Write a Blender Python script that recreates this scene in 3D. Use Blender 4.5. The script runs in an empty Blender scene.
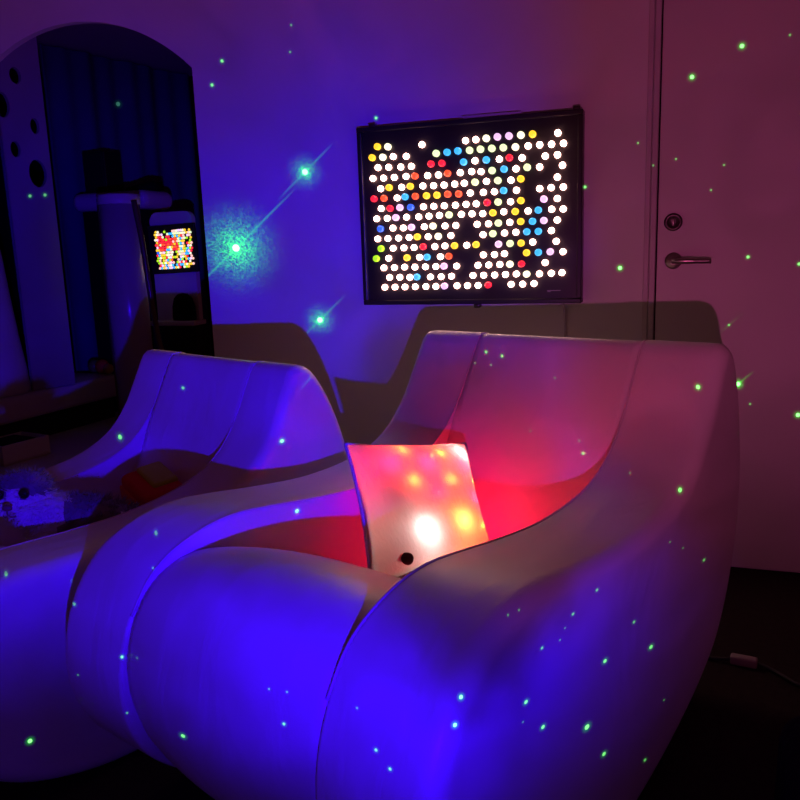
import bpy, bmesh, math, random
from mathutils import Vector, Matrix, Euler, noise
random.seed(7)
SC = bpy.context.scene
COL = SC.collection
PI = math.pi

# ------------------------------------------------------------------ render look
SC.view_settings.view_transform = 'Standard'
SC.view_settings.look = 'None'
SC.view_settings.exposure = 0.0
SC.view_settings.gamma = 1.0
SC.view_settings.use_curve_mapping = False
SC.cycles.use_denoising = True
SC.cycles.max_bounces = 8
SC.cycles.sample_clamp_indirect = 6.0

# ------------------------------------------------------------------ materials
def mat(name, color=(.8, .8, .8), rough=.5, metal=0., spec=.5, emit=None, strength=0., trans=0., sheen=0.,
        bump=0., bscale=40., vary=0., vscale=6., coat=0., alpha=1.):
    m = bpy.data.materials.new(name); m.use_nodes = True
    nt = m.node_tree; N, L = nt.nodes, nt.links
    b = N['Principled BSDF']
    b.inputs['Base Color'].default_value = (*color, 1)
    b.inputs['Roughness'].default_value = rough
    b.inputs['Metallic'].default_value = metal
    b.inputs['Specular IOR Level'].default_value = spec
    b.inputs['Transmission Weight'].default_value = trans
    b.inputs['Sheen Weight'].default_value = sheen
    b.inputs['Coat Weight'].default_value = coat
    if emit:
        b.inputs['Emission Color'].default_value = (*emit, 1)
        b.inputs['Emission Strength'].default_value = strength
    tc = N.new('ShaderNodeTexCoord')
    if vary:
        n = N.new('ShaderNodeTexNoise'); n.inputs['Scale'].default_value = vscale; n.inputs['Detail'].default_value = 5
        L.new(tc.outputs['Object'], n.inputs['Vector'])
        mx = N.new('ShaderNodeMix'); mx.data_type = 'RGBA'
        mx.inputs[6].default_value = (*[c * (1 - vary) for c in color], 1)
        mx.inputs[7].default_value = (*[min(1, c * (1 + vary)) for c in color], 1)
        L.new(n.outputs['Fac'], mx.inputs[0]); L.new(mx.outputs[2], b.inputs['Base Color'])
    if bump:
        n = N.new('ShaderNodeTexNoise'); n.inputs['Scale'].default_value = bscale; n.inputs['Detail'].default_value = 3
        L.new(tc.outputs['Object'], n.inputs['Vector'])
        bp = N.new('ShaderNodeBump'); bp.inputs['Strength'].default_value = bump; bp.inputs['Distance'].default_value = .01
        L.new(n.outputs['Fac'], bp.inputs['Height']); L.new(bp.outputs['Normal'], b.inputs['Normal'])
    return m

M = {}
M['wall'] = mat('white wall paint', (.72, .70, .72), .62, vary=.03, bump=.05, bscale=90)
M['door'] = mat('pale door laminate', (.66, .61, .63), .5, vary=.03)
M['trim'] = mat('painted frame', (.56, .51, .54), .5)
M['carpet'] = mat('dark carpet', (.030, .020, .020), .95, vary=.35, vscale=60, bump=.6, bscale=260, spec=.1)
M['lino'] = mat('grey floor lino', (.62, .58, .62), .55, vary=.08)
M['void'] = mat('black drape', (.008, .008, .010), .9, spec=.1)
M['navy'] = mat('navy curtain cloth', (.07, .06, .22), .85, spec=.15, bump=.2, bscale=60)
M['black'] = mat('black plastic', (.012, .011, .012), .38)
M['face'] = mat('black board face', (.014, .012, .013), .32, vary=.2, vscale=30)
M['grey'] = mat('grey print', (.45, .42, .42), .5)
M['metal'] = mat('brushed metal', (.42, .36, .34), .28, metal=1.0)
M['darkmetal'] = mat('dark metal', (.10, .08, .08), .35, metal=.9)
M['white_plastic'] = mat('white plastic', (.70, .67, .68), .4)
M['brown_frame'] = mat('dark brown frame', (.12, .06, .045), .22)
M['pad'] = mat('padded cover', (.66, .60, .68), .5, vary=.06)
M['plum'] = mat('perforated board', (.34, .29, .42), .6, vary=.05)
M['bench_dark'] = mat('bench plinth', (.02, .017, .02), .8)
M['tube'] = mat('frosted acrylic tube', (.55, .50, .58), .22, trans=.25, spec=.5)
M['fur_white'] = mat('white fur', (.72, .68, .66), .9, spec=.1, sheen=.3, bump=.7, bscale=120)
M['fur_grey'] = mat('grey tabby fur', (.22, .19, .19), .9, spec=.1, sheen=.3, vary=.6, vscale=26)
M['eye'] = mat('glass eye', (.012, .010, .01), .12)
M['nose'] = mat('dusky pink nose', (.16, .06, .07), .45)
M['lime'] = mat('lime cloth', (.55, .68, .06), .7, spec=.2)
M['red'] = mat('red cloth', (.70, .03, .02), .7, spec=.2)
M['orange'] = mat('orange cloth', (.75, .14, .03), .7, spec=.2)
M['yellow'] = mat('yellow plastic', (.70, .55, .06), .4)
M['green'] = mat('green plastic', (.20, .45, .06), .4)
M['stuffing'] = mat('pillow stuffing', (.10, .05, .05), .95)
M['button'] = mat('dark brown button', (.05, .012, .012), .35)
M['connector'] = mat('dull plastic', (.30, .24, .25), .55)
M['rubber'] = mat('black rubber', (.01, .009, .009), .6)
M['bag'] = mat('black bag cloth', (.006, .005, .006), .85, spec=.1, bump=.3, bscale=50)

def vinyl():
    """Cream leatherette with fine grain and soft pulled creases."""
    m = mat('cream leatherette', (.74, .69, .67), .40, spec=.45)
    nt = m.node_tree; N, L = nt.nodes, nt.links; b = N['Principled BSDF']
    tc = N.new('ShaderNodeTexCoord')
    mp = N.new('ShaderNodeMapping'); mp.inputs['Scale'].default_value = (3.5, 1.2, 1.6); mp.inputs['Rotation'].default_value = (.5, .3, .35)
    L.new(tc.outputs['Object'], mp.inputs['Vector'])
    n1 = N.new('ShaderNodeTexNoise'); n1.inputs['Scale'].default_value = 3.2; n1.inputs['Detail'].default_value = 4; n1.inputs['Distortion'].default_value = .6
    L.new(mp.outputs['Vector'], n1.inputs['Vector'])
    n2 = N.new('ShaderNodeTexNoise'); n2.inputs['Scale'].default_value = 260; n2.inputs['Detail'].default_value = 2
    L.new(tc.outputs['Object'], n2.inputs['Vector'])
    b1 = N.new('ShaderNodeBump'); b1.inputs['Strength'].default_value = .18; b1.inputs['Distance'].default_value = .03
    b2 = N.new('ShaderNodeBump'); b2.inputs['Strength'].default_value = .10; b2.inputs['Distance'].default_value = .002
    L.new(n1.outputs['Fac'], b1.inputs['Height']); L.new(n2.outputs['Fac'], b2.inputs['Height'])
    L.new(b1.outputs['Normal'], b2.inputs['Normal']); L.new(b2.outputs['Normal'], b.inputs['Normal'])
    return m
M['vinyl'] = vinyl()
M['piping'] = mat('cream seam piping', (.66, .58, .57), .45)

# ------------------------------------------------------------------ object helpers
def tag(o, label, cat, group=None, kind=None):
    o['label'] = label; o['category'] = cat
    if group: o['group'] = group
    if kind: o['kind'] = kind
    return o

def thing(name, label, cat, loc=(0, 0, 0), rot=(0, 0, 0), group=None):
    o = bpy.data.objects.new(name, None); COL.objects.link(o)
    o.location = loc; o.rotation_euler = rot; o.empty_display_size = .05
    return tag(o, label, cat, group)

def link(name, me, m, parent=None, loc=None, rot=None, smooth=True):
    if m: me.materials.append(m)
    for p in me.polygons: p.use_smooth = smooth
    o = bpy.data.objects.new(name, me); COL.objects.link(o)
    if parent: o.parent = parent
    if loc: o.location = loc
    if rot: o.rotation_euler = rot
    return o

def obj(name, bm, m, parent=None, loc=None, rot=None, smooth=True, fix=True):
    if fix: bmesh.ops.recalc_face_normals(bm, faces=bm.faces)
    me = bpy.data.meshes.new(name); bm.to_mesh(me); bm.free()
    return link(name, me, m, parent, loc, rot, smooth)

def struct(o):
    o['kind'] = 'structure'; return o

def box(bm, c, s, bev=0., seg=2, rot=None):
    mx = Matrix.Translation(c)
    if rot: mx = mx @ Euler(rot).to_matrix().to_4x4()
    r = bmesh.ops.create_cube(bm, size=1, matrix=mx @ Matrix.Diagonal((*s, 1)))
    if bev:
        vs = set(r['verts']); es = [e for e in bm.edges if e.verts[0] in vs and e.verts[1] in vs]
        bmesh.ops.bevel(bm, geom=es, offset=bev, segments=seg, affect='EDGES', profile=.5)
    return bm

def lathe(bm, prof, seg=24, mx=Matrix.Identity(4)):
    """Closed solid of revolution about local Z from (r, z) pairs."""
    rings = []
    for r, z in prof:
        if r < 1e-6: rings.append([bm.verts.new(mx @ Vector((0, 0, z)))])
        else: rings.append([bm.verts.new(mx @ Vector((r * math.cos(2 * PI * k / seg), r * math.sin(2 * PI * k / seg), z))) for k in range(seg)])
    for a, b in zip(rings[:-1], rings[1:]):
        for k in range(seg):
            j = (k + 1) % seg
            if len(a) == 1 and len(b) == 1: continue
            if len(a) == 1: bm.faces.new((a[0], b[k], b[j]))
            elif len(b) == 1: bm.faces.new((a[k], b[0], a[j]))
            else: bm.faces.new((a[k], b[k], b[j], a[j]))
    if len(rings[0]) > 1: bm.faces.new(rings[0])
    if len(rings[-1]) > 1: bm.faces.new(rings[-1])
    return bm

def tube(bm, pts, r, seg=8):
    pts = [Vector(p) for p in pts]; n = len(pts)
    rr = r if isinstance(r, (list, tuple)) else [r] * n
    t0 = (pts[1] - pts[0]).normalized()
    up = Vector((0, 0, 1)) if abs(t0.z) < .9 else Vector((1, 0, 0))
    nrm = t0.cross(up).normalized(); rings = []
    for i, p in enumerate(pts):
        t = (pts[min(i + 1, n - 1)] - pts[max(i - 1, 0)]).normalized()
        nrm = (nrm - t * nrm.dot(t)).normalized(); bi = t.cross(nrm)
        rings.append([bm.verts.new(p + (nrm * math.cos(2 * PI * k / seg) + bi * math.sin(2 * PI * k / seg)) * rr[i]) for k in range(seg)])
    for a, b in zip(rings[:-1], rings[1:]):
        for k in range(seg): bm.faces.new((a[k], a[(k + 1) % seg], b[(k + 1) % seg], b[k]))
    bm.faces.new(rings[0]); bm.faces.new(rings[-1])
    return bm

def spline(pts, n, closed=False):
    """Catmull-Rom through pts, n samples evenly by arc length."""
    P = [Vector(p) for p in pts]; m = len(P); out = []
    rng = range(m if closed else m - 1)
    for i in rng:
        if closed: a, b, c, d = P[i - 1], P[i], P[(i + 1) % m], P[(i + 2) % m]
        else: a, b, c, d = P[max(i - 1, 0)], P[i], P[i + 1], P[min(i + 2, m - 1)]
        for k in range(12):
            t = k / 12
            out.append(.5 * ((2 * b) + (c - a) * t + (2 * a - 5 * b + 4 * c - d) * t * t + (3 * b - a - 3 * c + d) * t ** 3))
    out.append(P[0].copy() if closed else P[-1].copy())
    L = [0]
    for a, b in zip(out[:-1], out[1:]): L.append(L[-1] + (b - a).length)
    res = []; j = 0
    cnt = n if closed else n - 1
    for k in range(n):
        s = L[-1] * k / cnt
        while j < len(L) - 2 and L[j + 1] < s: j += 1
        f = (s - L[j]) / max(L[j + 1] - L[j], 1e-9)
        res.append(out[j].lerp(out[j + 1], f))
    return res

def pt(name, loc, energy, color, radius=.02, spot=None):
    l = bpy.data.lights.new(name, 'POINT'); l.energy = energy; l.color = color; l.shadow_soft_size = radius
    o = bpy.data.objects.new(name, l); COL.objects.link(o); o.location = loc
    return o
# ------------------------------------------------------------------ camera
R0 = ((0.946, 0.030, -0.322), (0.321, -0.192, 0.927), (-0.034, -0.981, -0.191))   # world axes in image axes (right, down, forward)
X = Vector(R0[0]).normalized(); Y = Vector(R0[1]); Y = (Y - X * Y.dot(X)).normalized(); Z = X.cross(Y)
if Z.dot(Vector(R0[2])) < 0: Z = -Z
cam = bpy.data.cameras.new('camera'); cam.sensor_width = 36; cam.lens = 36; cam.clip_start = .02
co = bpy.data.objects.new('camera', cam); COL.objects.link(co)
rgt = Vector((X[0], Y[0], Z[0])); dwn = Vector((X[1], Y[1], Z[1])); fwd = Vector((X[2], Y[2], Z[2]))
co.matrix_world = Matrix(((rgt.x, -dwn.x, -fwd.x, 0), (rgt.y, -dwn.y, -fwd.y, 0), (rgt.z, -dwn.z, -fwd.z, 1.1), (0, 0, 0, 1)))
SC.camera = co

# ------------------------------------------------------------------ room shell
YW = 2.738; CEIL = 2.6
ACX, ACZ, AR = -2.258, 1.210, .773            # the arch: centre and radius
AX1 = -1.722                                  # right jamb
def arch_outline():
    a0 = math.acos((AX1 - ACX) / AR)
    pts = [(AX1, 0.0)]
    for k in range(41):
        a = a0 + (PI - a0) * k / 40
        pts.append((ACX + AR * math.cos(a), ACZ + AR * math.sin(a)))
    pts.append((ACX - AR, 0.0))
    return pts
def wall_with_arch(y0, y1):
    """Wall as columns: plain on both sides, lintel pieces above the arch curve."""
    bm = bmesh.new(); o = arch_outline()
    top = [(x, z) for x, z in o[1:-1]][::-1]                     # left to right along the curve
    xl, xr = -5.2, 2.6
    cols = [(xl, 0.), (top[0][0], 0.)], [(AX1, 0.), (xr, 0.)]
    outer = [(xl, 0.), (top[0][0], 0.)] + top + [(AX1, 0.), (xr, 0.)]
    def quad(p): return [bm.verts.new((x, y, z)) for x, y, z in p]
    segs = [((xl, 0.), (top[0][0], 0.))] + [(top[k], top[k + 1]) for k in range(len(top) - 1)] + [((AX1, 0.), (xr, 0.))]
    for (xa, za), (xb, zb) in segs:
        if xb - xa < 1e-6: continue
        bm.faces.new(quad([(xa, y0, za), (xb, y0, zb), (xb, y0, CEIL), (xa, y0, CEIL)]))
        bm.faces.new(quad([(xb, y1, zb), (xa, y1, za), (xa, y1, CEIL), (xb, y1, CEIL)]))
        bm.faces.new(quad([(xa, y0, CEIL), (xb, y0, CEIL), (xb, y1, CEIL), (xa, y1, CEIL)]))
        bm.faces.new(quad([(xa, y1, za), (xb, y1, zb), (xb, y0, zb), (xa, y0, za)]))
    for x, z in ((AX1, top[-1][1]), (top[0][0], top[0][1])):
        bm.faces.new(quad([(x, y0, 0), (x, y0, z), (x, y1, z), (x, y1, 0)]))
    for x in (xl, xr): bm.faces.new(quad([(x, y0, 0), (x, y1, 0), (x, y1, CEIL), (x, y0, CEIL)]))
    bmesh.ops.remove_doubles(bm, verts=bm.verts, dist=1e-5)
    return bm
struct(obj('wall_back', wall_with_arch(YW, YW + .03), M['wall'], smooth=False))
bm = bmesh.new(); box(bm, (-.8, .1, -.05), (8.8, 5.28, .1)); struct(obj('floor', bm, M['carpet'], smooth=False))
bm = bmesh.new(); box(bm, (-3.2, 4.395, -.05), (4.0, 3.30, .1)); struct(obj('floor_alcove', bm, M['lino'], smooth=False))
bm = bmesh.new(); box(bm, (-3.2, 4.45, CEIL - .1 + .05), (4.0, 3.22, .1)); struct(obj('ceiling_alcove', bm, M['plum'], smooth=False))
bm = bmesh.new(); box(bm, (-3.2, 6.05, 1.25), (4.0, .1, 2.5)); struct(obj('wall_alcove_back', bm, M['void'], smooth=False))
bm = bmesh.new(); box(bm, (-5.15, 4.42, 1.25), (.1, 3.16, 2.5)); struct(obj('wall_alcove_left', bm, M['void'], smooth=False))

# door and frame on the right, both proud of the wall by a little
dr = struct(thing('door_1', '', ''))
del dr['label'], dr['category']
dr.location = (-.060, YW, 0)
bm = bmesh.new(); box(bm, (.47, -.004, 1.06), (.94, .03, 2.10), .002); obj('door_leaf', bm, M['door'], dr, smooth=False)
bm = bmesh.new()
lathe(bm, [(0, 0), (.024, 0), (.026, .003), (.026, .009), (.022, .012), (0, .012)], 24, Matrix.Translation((.050, -.019, 1.018)) @ Matrix.Rotation(PI / 2, 4, 'X'))
ho = obj('door_handle', bm, M['metal'], dr)
bm = bmesh.new()
tube(bm, spline([(.050, -.028, 1.018), (.050, -.055, 1.018), (.059, -.064, 1.018), (.075, -.066, 1.018), (.115, -.066, 1.017), (.160, -.062, 1.016)], 20), [.009] * 7 + [.0095] * 6 + [.0085] * 7, 10)
obj('lever', bm, M['metal'], ho)
bm = bmesh.new()
mx = Matrix.Translation((.046, -.019, 1.138)) @ Matrix.Rotation(PI / 2, 4, 'X')
lathe(bm, [(0, 0), (.026, 0), (.028, .003), (.027, .012), (.021, .016), (.018, .013), (0, .013)], 28, mx)
lk = obj('door_lock', bm, M['darkmetal'], dr)
bm = bmesh.new(); box(bm, (.046, -.036, 1.138), (.007, .012, .022), .002); obj('thumb_turn', bm, M['metal'], lk)
bm = bmesh.new(); box(bm, (-.074, YW - .010, 1.075), (.018, .032, 2.15), .003); struct(obj('trim_1', bm, M['trim'], smooth=False))
bm = bmesh.new(); box(bm, (-.0935, YW - .005, 1.075), (.016, .018, 2.15), .002); struct(obj('trim_2', bm, M['trim'], smooth=False))
bm = bmesh.new(); box(bm, (-.0625, YW - .001, 1.06), (.004, .008, 2.10)); struct(obj('trim_3', bm, M['void'], smooth=False))

# ------------------------------------------------------------------ pegboard light panel
PX, PZ, PY = -.675, 1.193, 2.692              # centre of the face
lp = thing('lit_pegboard', 'black framed light board on the back wall, filled with rows of glowing pegs', 'light board', (PX, PY, PZ))
bm = bmesh.new(); box(bm, (0, .022, 0), (.758, .034, .600), .002); obj('back_board', bm, M['face'], lp, smooth=False)
bm = bmesh.new()
W2, H2, B = .383, .304, .016
for c, s in (((0, .019, H2 - B / 2), (2 * W2, .054, B)), ((0, .019, -H2 + B / 2), (2 * W2, .054, B)),
             ((-W2 + B / 2, .019, 0), (B, .0538, 2 * H2 - 2 * B)), ((W2 - B / 2, .019, 0), (B, .0538, 2 * H2 - 2 * B))):
    box(bm, c, s, .003)
obj('frame', bm, M['black'], lp, smooth=False)
bm = bmesh.new(); box(bm, (.085, .028, H2 + .006), (.20, .03, .012), .002); obj('hanging_rail', bm, M['trim'], lp, smooth=False)
for x, z in ((-.33, H2 + .004), (.362, H2 + .004), (0.03, -H2 - .006)):
    bm = bmesh.new(); box(bm, (x, .016, z), (.022, .03, .014), .003); obj('clip', bm, M['darkmetal'], lp)
bm = bmesh.new(); box(bm, (.292, .0035, -.262), (.044, .003, .0022)); box(bm, (.276, .0035, -.2655), (.010, .003, .002)); obj('maker_mark', bm, M['grey'], lp, smooth=False)

PEGS = [
    "-299,233Y -261,230C -140,229W 11,231W 46,232W 82,233C 119,235P 157,235P 196,235C 234,235Y 314,233W",
    "-320,198Y -281,197C -244,197W -197,195W -90,197G -52,198B -15,200B 25,199G 62,200G 100,200G 138,200G 178,199C 219,200W 256,201W 294,200W 332,200W",
    "-301,164W -262,163W -218,161W -180,161W -109,164R -71,164R 4,163B 42,165W 81,165B 124,165W 158,167R 199,164W 274,165W 313,166W",
    "-321,129W -282,128W -243,128W -200,129W -167,128O -123,127W -85,127W -52,130O -9,130W 30,131W 62,129W 100,130G 140,132B 179,131W 216,133G 256,132W 329,133W",
    "-294,93W -262,95Y -217,94W -185,95Y -141,94W -103,93W -66,93W -29,94W 4,95W 42,96G 80,97W 119,97G 162,96W 195,98Y 313,97W",
    "-319,60R -282,60O -235,59W -205,61B -168,61O -128,61Y -91,61Y -53,62O -15,61O 24,62W 69,62W 106,62W 138,64B 180,63W 256,64W 293,65W 332,65W",
    "-295,26W -261,25R -225,26P -186,25D -141,25W -104,25W -67,25W -28,25W 9,26W 44,26W 82,28R 119,28G 160,27W 195,29Y 270,30P 313,30W",
    "-313,-8W -274,-8W -241,-7P -203,-7W -159,-8W -122,-7W -85,-6W -50,-6G -8,-6W 29,-6W 66,-7W 101,-6Y 137,-4W 176,-5Y 218,-5W 252,-4B 295,-3W 332,-4W",
    "-299,-43D -254,-42W -216,-43W -185,-42P -140,-42W -108,-41C -66,-42W -28,-42W 46,-41W 85,-41W 119,-40G 157,-39W 194,-38Y 233,-39B 270,-38P 313,-38W",
    "-312,-77W -274,-77W -235,-77W -196,-76W -165,-75Y -127,-76W -90,-76C -46,-75W 66,-76W 100,-74G 139,-73W 177,-72W 214,-72B 252,-72B 294,-71W",
    "-300,-111L -256,-111W -216,-111W -179,-111W -145,-109R -104,-110W -68,-109W -33,-109Y 9,-109W 42,-108Y 119,-109P 158,-108G 195,-108Y 233,-106W 310,-106W",
    "-319,-145L -274,-145W -205,-145Y -160,-145W -132,-145B -85,-145W -54,-144O 66,-143W 104,-143W 138,-141W 213,-140Y 252,-140B 291,-139P 332,-140W",
    "-293,-178W -254,-178W -216,-177W -178,-178W -140,-178W -102,-178W -72,-177P -28,-178W 47,-177W 84,-177W 122,-176W 157,-176C 196,-176R 274,-174W",
    "-273,-212W -235,-212W -198,-213W -171,-212B -123,-213W -84,-213W -47,-212W 29,-211W 66,-211W 104,-211W 141,-210W 178,-209W 213,-210C 255,-210W 294,-209W 329,-208W",
    "-292,-246W -254,-246W -217,-246W -179,-246W -140,-246W -104,-246W -72,-245P -28,-245W 9,-245W 46,-245W 82,-244R 160,-243W 199,-243W 237,-242W",
]
PC = {'W': ('white', (1, .52, .43), 15.), 'Y': ('yellow', (1, .62, .03), 1.25), 'R': ('red', (1, .02, .05), .95),
      'O': ('orange red', (1, .10, .03), 1.0), 'B': ('sky blue', (.05, .50, 1), 1.05), 'D': ('deep blue', (.04, .15, 1), 1.0),
      'P': ('lilac', (1, .62, 1), 1.0), 'G': ('pale green', (.78, 1, .50), 1.15), 'L': ('lime green', (.42, .85, .02), 1.0),
      'C': ('cream', (1, .93, .62), 1.5)}
ORD = ['first', 'second', 'third', 'fourth', 'fifth', 'sixth', 'seventh', 'eighth', 'ninth', 'tenth', 'eleventh', 'twelfth',
       'thirteenth', 'fourteenth', 'fifteenth', 'sixteenth', 'seventeenth', 'eighteenth']
peg_mesh = {}
for k, (nm, c, s) in PC.items():
    PMAT = mat('glowing %s peg' % nm, tuple(v * .6 for v in c), .25, emit=c, strength=s)
    bm = bmesh.new()
    long = .020 if k != 'W' else .012
    pr = .0115 if k != 'W' else .0102
    lathe(bm, [(pr * .9, 0), (pr, .002), (pr, long * .7), (pr * .85, long * .9), (pr * .47, long), (0, long * 1.02)], 12, Matrix.Rotation(PI / 2, 4, 'X'))
    bmesh.ops.recalc_face_normals(bm, faces=bm.faces)
    me = bpy.data.meshes.new('peg'); bm.to_mesh(me); bm.free(); me.materials.append(PMAT)
    for p in me.polygons: p.use_smooth = True
    peg_mesh[k] = me
peg_list = []
for ri, row in enumerate(PEGS):
    row = row.split(); cnt = len(row)
    for pi, t in enumerate(row):
        k = t[-1]; x, z = (int(v) / 1000 for v in t[:-1].split(','))
        o = bpy.data.objects.new('peg', peg_mesh[k]); COL.objects.link(o)
        o.location = (PX - .010 + x, PY + .0045, PZ + .004 + z)
        where = ORD[pi] + ' from left' if pi < (cnt + 1) // 2 else ('last on the right' if pi == cnt - 1 else ORD[cnt - 1 - pi] + ' from right')
        tag(o, '%s glowing peg, %s, %s row down on the wall light board' % (PC[k][0], where, ORD[ri]), 'peg', 'glowing pegs in the wall light board')
        peg_list.append((x, z, k))
bm = bmesh.new()
tube(bm, spline([(-.352, 2.700, .884), (-.351, 2.722, .86), (-.350, 2.732, .80), (-.349, 2.732, .5), (-.348, 2.732, .02)], 24), .0042, 8)
pw = obj('power_cord', bm, M['trim'], lp); pw.matrix_parent_inverse = Matrix.Translation((-PX, -PY, -PZ))

# ------------------------------------------------------------------ sculpted foam chairs
CW, WS = .835, .195
PROF = [(.25, .845), (.295, .78), (.35, .70), (.42, .632), (.5, .592), (.6, .571), (.75, .567), (.9, .582), (1.05, .604), (1.13, .612),
        (1.2, .606), (1.27, .585), (1.32, .553), (1.36, .50), (1.385, .44), (1.395, .37), (1.385, .30), (1.35, .228), (1.28, .158),
        (1.2, .096), (1.08, .04), (.95, .008), (.8, 0), (.62, .012), (.441, .045), (.30, .09), (.20, .150), (.118, .26), (.073, .40),
        (.064, .50), (.075, .60), (.105, .71), (.14, .79), (.168, .832), (.198, .853), (.228, .857)]
SEAT = [(.62, .34), (.70, .338), (.771, .355), (.9, .420), (1.013, .485), (1.114, .538), (1.189, .563), (1.255, .566), (1.31, .545), (1.348, .505),
        (1.368, .46), (1.378, .41), (1.372, .34), (1.335, .24), (1.25, .15), (1.15, .075), (1.0, .035), (.8, .03), (.64, .05), (.58, .14), (.58, .26)]
BACK = [(.249, .8425), (.293, .778), (.347, .699), (.392, .628), (.44, .545), (.505, .465), (.59, .39), (.68, .335), (.72, .28), (.66, .18), (.5, .12),
        (.34, .13), (.22, .20), (.14, .30), (.092, .43), (.086, .52), (.098, .62), (.125, .71), (.145, .79), (.170, .829), (.199, .850), (.228, .8545)]
def offset_loop(P, d):
    n = len(P); out = []
    for i in range(n):
        t = (P[(i + 1) % n] - P[i - 1]).normalized()
        out.append(P[i] + Vector((t.y, -t.x)) * (-d if True else d))
    return out
def winding(P):
    return sum(P[i - 1].x * P[i].y - P[i].x * P[i - 1].y for i in range(len(P)))
def sweep(P, rows):
    """P closed (u, z) loop, rows = (w, inward offset or list of offsets) -> solid; chair axes x = w, y = -u."""
    bm = bmesh.new(); rings = []; n = len(P)
    sgn = 1 if winding(P) > 0 else -1
    for w, ins in rows:
        ring = []
        for i in range(n):
            t = (P[(i + 1) % n] - P[i - 1]).normalized()
            nin = Vector((-t.y, t.x)) * sgn
            d = ins[i] if isinstance(ins, list) else ins
            q = P[i] + nin * d
            ring.append(bm.verts.new((w, -q.x, q.y)))
        rings.append(ring)
    for a, b in zip(rings[:-1], rings[1:]):
        for k in range(n): bm.faces.new((a[k], a[(k + 1) % n], b[(k + 1) % n], b[k]))
    f1 = bm.faces.new(rings[0]); f2 = bm.faces.new(rings[-1])
    bmesh.ops.recalc_face_normals(bm, faces=bm.faces)
    bmesh.ops.triangulate(bm, faces=[f1, f2], ngon_method='EAR_CLIP')
    return bm
def slab(w0, w1, outer_low):
    """Side panel between w0 and w1: soft outer edge, tight seam on the inner one."""
    P = spline(PROF, 150, True); ro, ri = .034, .008
    rows = []
    for k in range(9):
        a = PI / 2 * k / 8; rows.append((ro * (1 - math.sin(a)), ro * (1 - math.cos(a))))
    outer = [(rows[0][0], rows[0][1] + .02), ] + rows[::1]
    outer = [(r[0], r[1]) for r in sorted(set((round(ro * (1 - math.sin(a)), 6), round(ro * (1 - math.cos(a)), 6)) for a in [PI / 2 * k / 8 for k in range(9)]), key=lambda r: r[0])]
    inner = sorted(set((round(ri * (1 - math.sin(a)), 6), round(ri * (1 - math.cos(a)), 6)) for a in [PI / 2 * k / 4 for k in range(5)]), key=lambda r: r[0])
    A = [(0.0, ro + .05), (-.0 + .0004, ro + .012)] + outer if False else [(0.0, ro + .014)] + outer
    Bq = [(0.0, ri + .014)] + inner
    if outer_low: rr = [(w0 + w, i) for w, i in A] + [((w0 + w1) / 2, 0.0)] + [(w1 - w, i) for w, i in Bq[::-1]]
    else: rr = [(w0 + w, i) for w, i in Bq] + [((w0 + w1) / 2, 0.0)] + [(w1 - w, i) for w, i in A[::-1]]
    return sweep(P, rr)
def crowned(prof, w0, w1, amount, n=18, samples=130):
    P = spline(prof, samples, True); rows = []
    for k in range(n + 1):
        t = k / n; c = 1 - (2 * t - 1) ** 2
        ins = []
        for q in P: ins.append(-amount(q) * c)
        rows.append((w0 + (w1 - w0) * t, ins))
    return sweep(P, rows)
def make_chair(label):
    t = thing('foam_chair', label, 'chair')
    for w0, w1, low in ((0, WS, True), (CW - WS, CW, False)):
        sp = obj('side_panel', slab(w0, w1, low), M['vinyl'], t)
        bm = bmesh.new(); wi = w1 - .001 if low else w0 + .001
        E = spline([PROF[i] for i in (33, 34, 35, 0, 1, 2, 3, 4, 5, 6, 7, 8, 9, 10, 11, 12, 13)], 110)
        tube(bm, [(wi, -q.x, q.y - .0015) for q in E], .0026, 6)
        obj('piping', bm, M['piping'], sp)
    se = obj('seat', crowned(SEAT, WS - .006, CW - WS + .006, lambda q: .026 if q.y > .3 or q.x > 1.1 else 0.), M['vinyl'], t)
    ba = obj('backrest', crowned(BACK, WS - .006, CW - WS + .006, lambda q: -.02 * max(0., min(1., (.80 - q.y) / .3)) * max(0., min(1., (q.x - .25) / .15))), M['vinyl'], t)
    return t
def copy_tree(o, parent=None):
    c = o.copy(); COL.objects.link(c)
    if parent: c.parent = parent
    for ch in list(o.children): copy_tree(ch, c)
    return c
chair = make_chair('large cream foam armchair in front, with the glowing pillow on its seat')
chair['group'] = 'sculpted foam armchairs'
chair2 = copy_tree(chair)
chair2['label'] = 'cream foam armchair on the left, behind the other, holding the plush cat'
chair.location = (-.601, 2.386, 0); chair.rotation_euler = (0, 0, -.326)
# the second one is a size smaller and rocked slightly forward
QX, QY, QYAW, QTH, QK = -1.433, 2.404, -.394, -.121, .864
def rocked():
    c, s = math.cos(QTH), math.sin(QTH)
    zz = min(((u - .7) * QK) * s + ((z - .4) * QK) * c + .4 for u, z in [tuple(v) for v in spline(PROF, 200, True)])
    piv_local = Vector((0, -.7, .4))
    rot = Euler((-QTH, 0, QYAW)).to_matrix()
    piv_world = Vector((QX, QY, 0)) + Vector((math.sin(QYAW), -math.cos(QYAW), 0)) * .7 + Vector((0, 0, .4 - zz))
    return piv_world - rot @ (piv_local * QK)
chair2.location = rocked(); chair2.rotation_euler = (-QTH, 0, QYAW); chair2.scale = (QK, QK, QK)

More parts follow.
